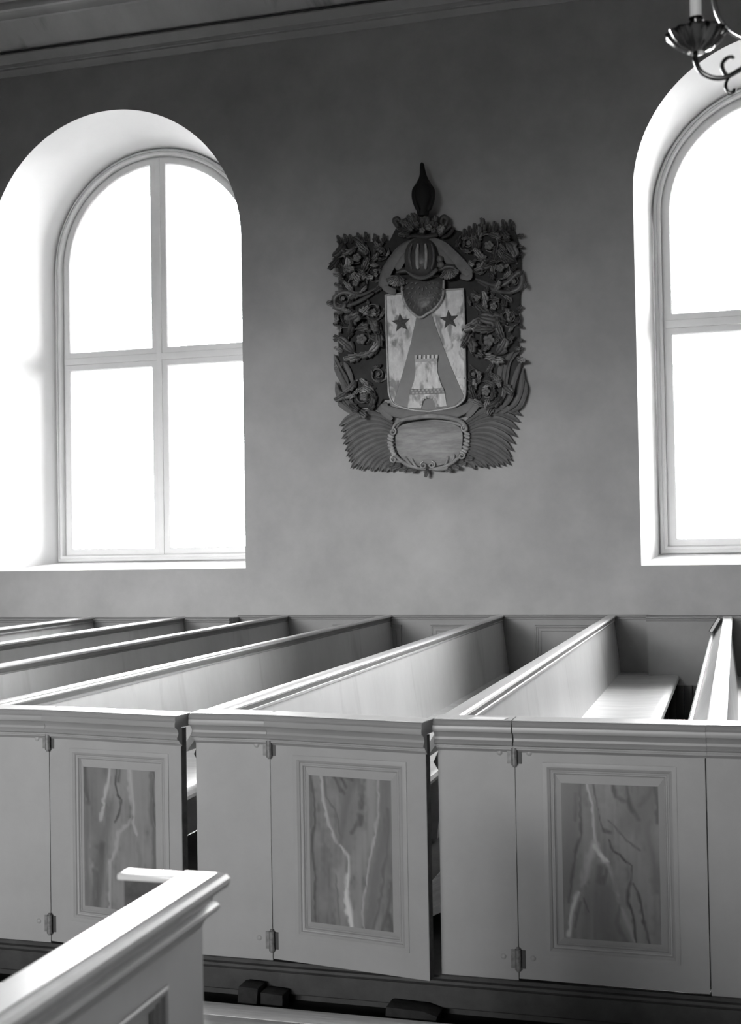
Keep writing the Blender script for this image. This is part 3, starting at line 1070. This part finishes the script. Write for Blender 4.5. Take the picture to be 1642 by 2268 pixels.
def feather(pts, w, d, h, tip=.12, n=5, prof='round', point=False):
    """long carved frond with a raised rounded back, following a path of picture points"""
    c = curve2(pts, n)
    N = len(c)
    mb = MB()
    vs = []
    for i, (x, y) in enumerate(c):
        a, b = c[max(i - 1, 0)], c[min(i + 1, N - 1)]
        tx, ty = b[0] - a[0], b[1] - a[1]
        L = math.hypot(tx, ty) + 1e-6
        nx, ny = -ty / L, tx / L
        t = i / (N - 1)
        k = min(1, .45 + t * 1.6) * (1 if t < 1 - tip else max(.05, (1 - (t - 1 + tip) / tip) if point else math.sqrt(max(0, 1 - ((t - 1 + tip) / tip) ** 2))))
        for s, hh in PROF[prof]:
            vs.append(P(x + nx * w * .5 * k * s, y + ny * w * .5 * k * s, d + h * hh * (.5 + .5 * k)))
    m = 7
    fs = [(i * m + j, i * m + j + 1, (i + 1) * m + j + 1, (i + 1) * m + j) for i in range(N - 1) for j in range(m - 1)]
    fs += [tuple(range(m)), tuple(range((N - 1) * m, N * m))]
    return mb.add(vs, fs)


def leaf_mesh(seed, lobes=3, wide=.3, tone=(.03, .1)):
    rnd = random.Random(seed)
    n = 4 * lobes
    vs = []
    cols = (-1, -.62, -.3, 0, .3, .62, 1)
    for i in range(n + 1):
        t = i / n
        saw = (t * lobes) % 1.0
        w = wide * (math.sin(PI * min(1, .1 + .9 * t ** .75)) ** .6) * (.72 + .55 * saw) if t < 1 else .02
        fwd = .10 * saw
        curl = .34 * t ** 2.2
        for s in cols:
            gg = .02 if abs(s) in (.3, 1) else (.12 if abs(s) == .62 else .14)
            yy = -(gg * (1 - .35 * t) + curl) + (.09 * abs(s) ** 3)
            vs.append((t + fwd * abs(s) - .07 * t ** 3, yy, s * w))
    m = len(cols)
    fs = [(i * m + j, i * m + j + 1, (i + 1) * m + j + 1, (i + 1) * m + j) for i in range(n) for j in range(m - 1)]
    # back skin so that the leaf has thickness
    k = len(vs)
    vs += [(x, min(y + .07, .0), z * .8) for x, y, z in vs]
    fs += [tuple(k + q for q in f[::-1]) for f in fs[:]]
    for i in range(n):
        for j in (0, m - 1):
            fs.append((i * m + j, (i + 1) * m + j, k + (i + 1) * m + j, k + i * m + j))
    mb = MB().add(vs, fs)
    me = mb.mesh('acanthus_leaf', 50)
    at = me.attributes.new('paint', 'FLOAT_COLOR', 'POINT')
    buf = []
    for q in range(len(me.vertices)):
        i, j = divmod(q, m)
        if q >= k:
            g = .03
        else:
            t = i / n
            ridge = 1.0 if abs(cols[j]) in (.62, 0) else 0.0
            g = tone[0] + (tone[1] - tone[0]) * ridge * min(1, .25 + 1.1 * t) * rnd.uniform(.6, 1.1)  # ridges paler toward the tip, grooves dark
        buf += [g, g, g, 1]
    at.data.foreach_set('color', buf)
    return me


TONES = {'carve': (.045, .24), 'carve2': (.07, .46), 'gilt': (.10, .80), 'frond': (.12, .34)}
LEAF = {tn: [leaf_mesh(1, 3, .25, tv), leaf_mesh(2, 2, .28, tv), leaf_mesh(3, 3, .20, tv)] for tn, tv in TONES.items()}


def leaf(px, py, ang, L, d=.035, tilt=0.25, roll=0.0, m=None, kind=None):
    kd = random.randrange(3) if kind is None else kind
    if m is None:
        m = random.choices(('carve', 'carve2', 'gilt'), (4, 4.5, 2.0))[0]
    me = LEAF[m][kd]
    p = P(px, py, d)
    ex = Vector((math.cos(ang) * math.cos(tilt), -math.sin(tilt), math.sin(ang) * math.cos(tilt)))
    ez0 = Vector((-math.sin(ang), 0, math.cos(ang)))
    ey0 = ez0.cross(ex)
    ez = ez0 * math.cos(roll) + ey0 * math.sin(roll)
    ey = ez.cross(ex)
    o = put('acanthus_leaf', me, 'leaf', coa)
    o.matrix_local = Matrix(((ex.x * L, ey.x * L, ez.x * L, p.x), (ex.y * L, ey.y * L, ez.y * L, p.y), (ex.z * L, ey.z * L, ez.z * L, p.z), (0, 0, 0, 1)))
    return o


PXM = .00388        # metres to a picture pixel on the wall

# back board
slab(MB(), [(752, 540), (865, 535), (880, 505), (990, 505), (1045, 520), (1140, 510), (1156, 560), (1150, 800), (1142, 895), (1060, 900), (1045, 885),
            (850, 885), (838, 905), (765, 900), (752, 800)], 0.0, .022).build('back_board', 'backing', coa)

for x, y in ((775, 560), (1130, 540), (780, 880), (1120, 880)):
    c_ = P(x, y)
    MB().box(c_.x - .03, c_.x + .03, -.002, .024, c_.z - .03, c_.z + .03).build('wall_block', 'carve', coa)

# scrolls of foliage: centre, radius, start angle, handedness
SCROLLS = [(793, 572, 42, 2.2, 1), (845, 560, 20, 0.5, -1), (790, 628, 34, 3.4, -1), (835, 610, 22, 1.0, 1), (762, 662, 20, 1.2, 1),
           (803, 752, 52, 2.4, -1), (770, 705, 26, 2.6, 1), (830, 690, 24, 0.3, -1), (808, 880, 40, 1.9, 1), (840, 830, 20, .6, -1),
           (1085, 545, 44, 1.0, -1), (1040, 540, 24, 2.4, 1), (1110, 595, 38, 0.2, 1), (1062, 590, 24, 2.0, -1), (1140, 625, 24, 1.6, -1),
           (1085, 755, 55, .7, 1), (1095, 680, 36, 2.6, -1), (1130, 705, 24, .4, -1), (1058, 665, 20, 2.8, 1), (1078, 868, 42, 1.2, -1), (1050, 830, 20, 2.6, 1)]
rosm = MB()
L_ = []
for k in range(5):
    a = 2 * PI * k / 5
    rosm.lathe([(.001, -.0), (.40, .0), (.42, .12), (.30, .24), (.1, .20), (.001, .16)], 8, (.52 * math.cos(a), .52 * math.sin(a), 0))
rosm.lathe([(.001, .0), (.34, .0), (.34, .3), (.2, .42), (.001, .45)], 10)
rosm = rosm.mesh('rosette', 40)
for (cx_, cy_, r, a0, hand) in SCROLLS:
    turns = 1.5
    N = 26
    path = []
    for i in range(N + 1):
        t = i / N
        rr = r * (1 - .72 * t)
        a = a0 + hand * turns * 2 * PI * t
        path.append((cx_ + rr * math.cos(a), cy_ - rr * math.sin(a), .035 + .035 * t))
    mb = MB().tube([P(*q) for q in path], [.010 * (1 - .5 * i / N) * (r / 40) ** .5 for i in range(N + 1)], 7)
    mb.build('scroll_stem', random.choice(('carve', 'carve2')), coa, angle=60)
    nl = max(5, int(r * .27))
    for q in range(nl):
        t = (q + .2) / nl * .82
        rr = r * (1 - .72 * t)
        a = a0 + hand * turns * 2 * PI * t
        tang = a + hand * PI / 2
        side = 1 if q % 2 else -1
        x, y = cx_ + rr * math.cos(a), cy_ - rr * math.sin(a)
        if side > 0 and (845 < x + .5 * r * math.cos(a) < 1042):
            side = -1
        leaf(x, y, tang - side * hand * random.uniform(.25, .65), PXM * r * random.uniform(.8, 1.15) * (1 - .3 * t), .05, random.uniform(.1, .45), random.uniform(-.5, .5))
    o = put('rosette', rosm, random.choice(('carve2', 'carve2', 'frond')), coa, P(cx_, cy_, .075), (R_(90), 0, 0), (PXM * r * .26,) * 3)

# tips standing along the top and outer edges
for x, y in [(756, 543), (770, 540), (781, 541), (797, 538), (813, 536), (832, 540), (851, 540)]:
    leaf(x, y, R_(92 + (800 - x) * .25), .085, .03, .1, 0, 'carve', 1)
for x, y in [(1030, 532), (1040, 526), (1052, 520), (1068, 522), (1080, 520), (1100, 515), (1120, 512), (1135, 512)]:
    leaf(x, y, R_(88 + random.uniform(-14, 14)), .095, .03, .1, 0, 'carve', 1)
for y in (560, 585, 610, 640, 690, 720, 750, 780, 805):
    leaf(762, y, R_(180 + random.uniform(-35, 35)), .09, .03, .15, random.uniform(-.4, .4), None, 1)
for y in (525, 545, 570, 600, 640, 690, 720, 750, 780):
    leaf(1145, y, R_(random.uniform(-35, 35)), .075, .03, .15, random.uniform(-.4, .4), 'carve', 1)
# fill between the scrolls
random.seed(21)
for (xa, xb, ya, yb, nn) in ((752, 860, 540, 660, 10), (752, 852, 660, 800, 10), (776, 850, 800, 905, 8), (1035, 1150, 525, 660, 10), (1044, 1148, 660, 800, 10), (1048, 1110, 800, 895, 7)):
    for _ in range(nn):
        fx_ = random.uniform(xa, xb)
        an_ = random.uniform(PI * .5, PI * 1.5) if fx_ < 950 and fx_ > 825 else random.uniform(-PI * .5, PI * .5) if 950 < fx_ < 1068 else random.uniform(0, 2 * PI)
        leaf(fx_, random.uniform(ya, yb), an_, random.uniform(.07, .13), random.uniform(.03, .05), random.uniform(.1, .5), random.uniform(-.6, .6))
# large shell curls at the outer edges
for pts, w in (([(835, 640), (800, 655), (765, 648), (744, 660), (745, 680), (760, 684), (768, 672)], 12), ([(830, 650), (800, 668), (770, 680)], 10),
               ([(1055, 618), (1090, 632), (1120, 630), (1150, 605), (1158, 620), (1150, 640), (1125, 650)], 12), ([(1060, 625), (1100, 645), (1140, 650)], 10)):
    feather(pts, w, .06, .022).build('shell_curl', 'carve2', coa, angle=60)

# side fronds
for pts in ([(822, 925), (790, 905), (768, 870), (757, 820)], [(800, 922), (772, 905), (754, 880), (746, 845)], [(786, 918), (764, 902), (750, 890)],
            [(782, 890), (770, 860), (752, 828), (743, 798)], [(776, 868), (768, 840), (752, 812), (742, 785)], [(790, 908), (765, 885), (747, 860)], [(784, 850), (776, 825), (764, 802)]):
    feather(pts, 12, .03, .03, .2, 6, 'blade', True).build('side_frond', 'frond', coa, angle=60)
for pts in ([(1085, 912), (1115, 880), (1122, 840), (1130, 800), (1155, 778)], [(1100, 914), (1130, 885), (1140, 845), (1158, 795)], [(1116, 915), (1142, 895), (1156, 860), (1160, 815)],
            [(1128, 915), (1152, 900), (1164, 870), (1164, 840)], [(1120, 870), (1116, 835), (1124, 800), (1140, 780)], [(1112, 860), (1108, 830), (1114, 805)]):
    feather(pts, 13, .03, .03, .2, 6, 'blade', True).build('side_frond', 'frond', coa, angle=60)

# broad lower fans
tipsL = [(753, 944), (757, 957), (759, 972), (762, 985), (766, 1000), (769, 1012), (774, 1024), (778, 1038), (792, 1040), (802, 1043), (817, 1042), (826, 1045), (842, 1045), (854, 1047), (868, 1046)]
for i, (x, y) in enumerate(tipsL):
    t = i / (len(tipsL) - 1)
    sx, sy = 872 + 14 * t, 938 + 92 * t
    mx, my = (x + sx) / 2 - 2 + 8 * t, (y + sy) / 2 - 16 * (1 - t) - 10
    feather([(sx, sy), ((sx + mx) / 2 + 1, (sy + my) / 2 - 5), (mx, my), ((mx + x) / 2 - 1, (my + y) / 2 - 5), (x, y)], 15, .024 + .0012 * i, .03, .16, 6, 'blade', True).build('lower_frond', 'frond', coa, angle=60)
tipsR = [(1157, 921), (1153, 936), (1150, 952), (1146, 968), (1142, 984), (1138, 1000), (1133, 1012), (1136, 1022), (1132, 1031), (1120, 1033), (1108, 1035), (1096, 1036), (1082, 1038), (1068, 1036), (1054, 1040)]
for i, (x, y) in enumerate(tipsR):
    t = i / (len(tipsR) - 1)
    sx, sy = 1034 - 14 * t, 936 + 88 * t
    mx, my = (x + sx) / 2 + 2 - 8 * t, (y + sy) / 2 - 16 * (1 - t) - 10
    feather([(sx, sy), ((sx + mx) / 2 - 1, (sy + my) / 2 - 5), (mx, my), ((mx + x) / 2 + 1, (my + y) / 2 - 5), (x, y)], 15, .024 + .0012 * i, .03, .16, 6, 'blade', True).build('lower_frond', 'frond', coa, angle=60)

# ribbon below the shield
for pts, w in (([(846, 898), (872, 912), (905, 918), (950, 914)], 22), ([(1052, 888), (1028, 908), (1000, 916), (950, 914)], 22)):
    feather(pts, w, .05, .012, .02, 5, 'flat').build('ribbon', 'mantle', coa, angle=60)
for pts in ([(870, 930), (855, 915), (842, 900)], [(868, 918), (856, 905), (850, 893)]):
    feather(pts, 18, .045, .012, .1, 5, 'flat').build('ribbon_end', 'mantle', coa, angle=60)
for pts in ([(1036, 925), (1048, 908), (1060, 893)], [(1032, 912), (1042, 898), (1050, 884)]):
    feather(pts, 18, .045, .012, .1, 5, 'flat').build('ribbon_end', 'mantle', coa, angle=60)

# shield
SH = [(856, 655), (942, 646), (1028, 641), (1031, 730), (1033, 860)] + curve2([(1033, 860), (1030, 884), (1012, 900), (985, 907), (952, 912)], 4)[1:] + curve2([(952, 912), (925, 910), (895, 904), (872, 893), (863, 870)], 4)[1:] + [(858, 740)]
shd = slab(MB(), SH, .02, .062).build('shield', 'silver', coa)
MBr = MB()
pp = SH + [SH[0]]
MBr.tube([P(x, y, .066) for x, y in pp], .0095, 6)
MBr.build('shield_rim', 'cartrim', shd, angle=50)
slab(MB(), [(925, 700), (958, 698), (975, 745), (1002, 815), (1030, 879), (1012, 898), (985, 905), (952, 910), (925, 908), (895, 902), (874, 891), (893, 830), (912, 760)], .055, .068).build('pile', 'pile', shd)


def star(cx_, cy_, r):
    pts = []
    for k in range(10):
        a = PI / 2 + k * PI / 5 + .12
        rr = r if k % 2 == 0 else r * .42
        pts.append((cx_ + rr * math.cos(a), cy_ - rr * math.sin(a)))
    mb = MB()
    mb.loops([[P(x, y, .06) for x, y in pts], [P(x, y, .068) for x, y in pts]])
    c = P(cx_, cy_, .084)
    base = len(mb.v)
    mb.v.append(tuple(c))
    for k in range(10):
        mb.f.append((10 + k, 10 + (k + 1) % 10, base))
    return mb.build('star', 'star', shd, angle=10)


star(890, 716, 22)
star(997, 709, 22)
# castle: flared tower on a gate block
slab(MB(), [(922, 801), (970, 799), (971, 825), (976, 842), (983, 861), (913, 863), (919, 845), (922, 825)], .06, .086).build('castle_tower', 'silver', shd)
slab(MB(), [(908, 874), (987, 871), (992, 900), (967, 903), (966, 893), (961, 884), (951, 879), (941, 885), (936, 895), (935, 905), (905, 905)], .06, .080).build('castle_gatehouse', 'silver', shd)
slab(MB(), [(921, 796), (971, 794), (971, 801), (921, 803)], .06, .092).build('castle_cornice', 'cartrim', shd)
slab(MB(), [(910, 864), (985, 861), (988, 872), (909, 875)], .06, .090).build('castle_band', 'pile', shd)
for k in range(6):
    x = 923 + k * 9.2
    slab(MB(), [(x - 2.6, 788 - k * .35), (x + 2.6, 788 - k * .35), (x + 2.6, 797 - k * .35), (x - 2.6, 797 - k * .35)], .07, .09).build('merlon', 'silver', shd)
for k in range(9):
    for yy, dx in ((865.5, 0), (871, 3)):
        x = 914 + k * 8.3 + dx
        slab(MB(), [(x - 2.2, yy - 1.8 - k * .3), (x + 2.2, yy - 1.8 - k * .3), (x + 2.2, yy + 1.8 - k * .3), (x - 2.2, yy + 1.8 - k * .3)], .085, .096).build('dentil', 'cartrim', shd)
for k in range(9):
    a = PI * k / 8
    x, y = 951 - 17 * math.cos(a), 897 - 17 * math.sin(a)
    slab(MB(), [(x - 2.6, y - 2.6), (x + 2.6, y - 2.6), (x + 2.6, y + 2.6), (x - 2.6, y + 2.6)], .075, .090).build('arch_stone', 'cartrim', shd)

# small round-bottomed collar shield over the top of the shield
GO = [(893, 622), (938, 614), (984, 612)] + curve2([(985, 640), (982, 662), (966, 684), (945, 697), (932, 704)], 4) + curve2([(928, 702), (908, 688), (897, 672), (891, 645)], 4)
slab(MB(), GO, .06, .092, .03).build('collar', 'carve', coa)
cl = MB()
gp = [(985, 622), (984, 645), (980, 664), (966, 683), (948, 696), (932, 704), (914, 692), (900, 674), (893, 650), (892, 625)]
MB().tube([P(x, y, .096) for x, y in curve2(gp, 4)], .011, 7).build('collar_rim', 'cartrim', coa, angle=60)
cc = (938, 622)
for ring_r, nn in ((16, 5), (30, 9), (45, 13), (60, 15)):
    for k in range(nn):
        a = PI * (k + .5) / nn
        x, y = cc[0] + ring_r * .72 * math.cos(a), cc[1] + ring_r * math.sin(a)
        if abs(x - 938) > 42 - max(0, y - 650) * .62:
            continue
        x2, y2 = cc[0] + (ring_r + 9) * .72 * math.cos(a), cc[1] + (ring_r + 9) * math.sin(a)
        feather([(x, y), ((x + x2) / 2, (y + y2) / 2), (x2, y2)], 4.5, .112 + .008 * (1 - ring_r / 60), .008, .3, 2).build('collar_scale', 'frond', coa, angle=60)

# helmet with barred visor
HE = curve2([(900, 600), (898, 565), (908, 540), (932, 527), (956, 534), (970, 556), (972, 590), (958, 612), (935, 620), (912, 614), (900, 600)], 4)[:-1]
slab(MB(), HE, .06, .12, .09).build('helmet', 'carve', coa)
for x, w, mm in ((912, 7, 'carve2'), (927, 9, 'cartrim'), (945, 8, 'cartrim'), (960, 6, 'carve2')):
    bow = (x - 936) * .12
    feather([(x - bow, 541), (x + bow * .6, 555), (x + bow, 568), (x + bow * .4, 585), (x - bow, 598)], w, .215 - abs(x - 936) * .0014, .018, .05, 4).build('visor_bar', mm, coa, angle=60)
feather([(902, 601), (918, 612), (936, 617), (955, 611), (971, 596)], 9, .185, .02, .05).build('visor_rim', 'carve2', coa, angle=60)
for x, y in ((976, 575), (978, 588)):
    o = put('helmet_boss', cached('boss', lambda: MB().lathe([(.001, 0), (.03, 0), (.027, .016), (.012, .026), (.001, .028)], 12).mesh('helmet_boss', 50)), 'carve2', coa, P(x, y, .12), (R_(90), 0, 0))
# mantling: broad bands falling to both sides
for pts, w in (([(926, 533), (900, 548), (876, 575), (858, 605), (850, 640)], 24), ([(920, 550), (896, 572), (880, 600)], 18), ([(850, 625), (858, 640), (880, 650)], 16),
               ([(945, 530), (975, 542), (1002, 565), (1026, 590), (1043, 612)], 26), ([(960, 545), (985, 565), (1005, 592)], 18), ([(1043, 600), (1040, 616), (1020, 612)], 14)):
    feather(pts, w, .085, .014, .08, 5, 'flat').build('mantling', 'mantle', coa, angle=60)
for pts, w in (([(880, 605), (905, 600), (930, 612)], 14), ([(972, 602), (990, 592), (1012, 594)], 14), ([(905, 620), (940, 616), (975, 610)], 8)):
    feather(pts, w, .10, .02).build('mantling', 'carve', coa, angle=60)
# pale shell-shaped tassels
for (cx_, cy_, flip) in ((884, 614, -1), (996, 598, 1)):
    for k in range(5):
        a = R_(250 + 40 * (k - 2) * .62) if flip < 0 else R_(285 + 40 * (k - 2) * .62)
        leaf(cx_ + k * 1.2 - 2, cy_, a, .11, .10, .2, 0, 'gilt' if k in (1, 2) else 'carve2', 1)

# crest: leaf wreath, roses, curled feathers
random.seed(5)
for k in range(22):
    a = R_(8 + 164 * k / 21)
    leaf(938 + 30 * math.cos(a), 522 - 12 * math.sin(a), a + random.uniform(-.25, .25), random.uniform(.10, .16), .07, random.uniform(.1, .6), random.uniform(-.5, .5), random.choice(('carve', 'carve', 'carve2')))
for x, y, r in ((912, 507, 13), (925, 498, 11), (952, 505, 14), (937, 512, 12), (962, 513, 11), (940, 488, 10)):
    put('rosette', rosm, random.choice(('carve', 'carve2')), coa, P(x, y, .13), (R_(90), 0, 0), (PXM * r * .62,) * 3)
for pts, w in (([(900, 525), (890, 512), (882, 500), (876, 490), (882, 486), (887, 492)], 12), ([(890, 495), (902, 488), (908, 492)], 9),
               ([(972, 522), (984, 505), (992, 490), (986, 482), (979, 488), (980, 498)], 12), ([(975, 525), (990, 510), (1002, 500)], 10), ([(980, 528), (995, 522), (1006, 508)], 9)):
    feather(pts, w, .08, .022).build('curled_plume', 'carve', coa, angle=60)
feather([(902, 528), (920, 524), (938, 527), (958, 524), (972, 520)], 11, .11, .024, .05).build('crest_wreath', 'carve', coa, angle=60)
# black bird-like finial seen from behind
bm_ = MB()
prof = [(362, 2.0, 936.5), (366, 4.6, 937), (375, 5.6, 937.5), (388, 7.2, 939), (398, 10.5, 940), (408, 16.5, 940.5), (418, 21.5, 940.5), (428, 23, 940), (438, 22.4, 940), (448, 20, 939.8), (458, 16.5, 939.5), (468, 14, 939), (480, 12, 938.5)]
vs = []
for (y, r, x) in prof:
    for k in range(16):
        a = 2 * PI * k / 16
        p = P(x + r * math.cos(a), y, .11)
        p.y -= r * PXM * .8 * math.sin(a)
        vs.append(p)
fs = [(i * 16 + k, i * 16 + (k + 1) % 16, (i + 1) * 16 + (k + 1) % 16, (i + 1) * 16 + k) for i in range(len(prof) - 1) for k in range(16)]
fs += [tuple(range(16)), tuple(range((len(prof) - 1) * 16, len(prof) * 16))]
bm_.add(vs, fs)
fin = bm_.build('crest_finial', 'black', coa, angle=60)
fin['label'] = 'black pear-shaped crest figure with a thin neck'
for s in (-1, 1):
    feather([(940 + s * 8, 405), (940 + s * 19, 422), (940 + s * 19, 445), (940 + s * 9, 470)], 12, .15, .02).build('wing', 'black', fin, angle=60)

# cartouche
CA = curve2([(878, 955), (892, 942), (920, 936), (952, 933), (990, 936), (1016, 944), (1026, 958), (1026, 985), (1018, 1008), (995, 1026), (952, 1034), (912, 1028), (888, 1010), (879, 985), (878, 955)], 4)[:-1]
crt = slab(MB(), CA, .03, .075, .03).build('cartouche', 'cart', coa)
crt['label'] = 'oval inscription field with a faded illegible surface'
feather([(872, 952), (878, 940), (895, 930), (925, 925), (955, 922), (990, 925), (1018, 932), (1032, 945), (1034, 956)], 11, .09, .022, .03).build('cartouche_crest', 'cartrim', crt, angle=60)
for cx_, cy_, hand, r in ((872, 957, -1, 8), (1031, 950, 1, 8), (940, 1031, 1, 8), (958, 1030, -1, 8), (874, 1018, 1, 8), (1024, 1010, -1, 8)):
    pth = []
    for i in range(20):
        t = i / 19
        a = PI / 2 + hand * t * 2.6 * PI
        pth.append(P(cx_ + r * (1 - .75 * t) * math.cos(a), cy_ - r * (1 - .75 * t) * math.sin(a), .095 + .02 * t))
    MB().tube(pth, .009, 6).build('volute', 'cartrim', crt, angle=60)
for side, pts in ((0, [(868, 966), (867, 982), (870, 996), (876, 1008)]), (1, [(1036, 960), (1036, 976), (1033, 992), (1027, 1004)])):
    c = curve2(pts, 4)
    for i, (x, y) in enumerate(c[::2]):
        feather([(x - 7, y - 3), (x, y), (x + 7, y + 4)], 8, .075, .028, .3, 3).build('twist_bead', 'cartlight', crt, angle=60)
for pts, w in (([(945, 1040), (915, 1034), (892, 1022), (876, 1008)], 8), ([(952, 1040), (985, 1034), (1008, 1022), (1024, 1006)], 8),
               ([(915, 1034), (905, 1022), (898, 1012)], 7), ([(928, 1038), (918, 1026), (914, 1016)], 6), ([(895, 1024), (880, 1022), (868, 1012)], 6),
               ([(985, 1034), (992, 1022), (994, 1010)], 6), ([(1000, 1028), (1006, 1016), (1008, 1006)], 6), ([(960, 1040), (978, 1040), (995, 1036)], 7)):
    feather(pts, w, .095, .016).build('leaf_spray', 'cartrim', crt, angle=60)
for x, y, a in ((905, 1036, 200), (890, 1030, 205), (925, 1040, 190), (985, 1038, -15), (1003, 1032, -20), (1018, 1024, -15), (1032, 1014, -10), (876, 1022, 215), (948, 1038, 262)):
    leaf(x, y, R_(a), .085, .07, .15, 0, 'frond', 1)
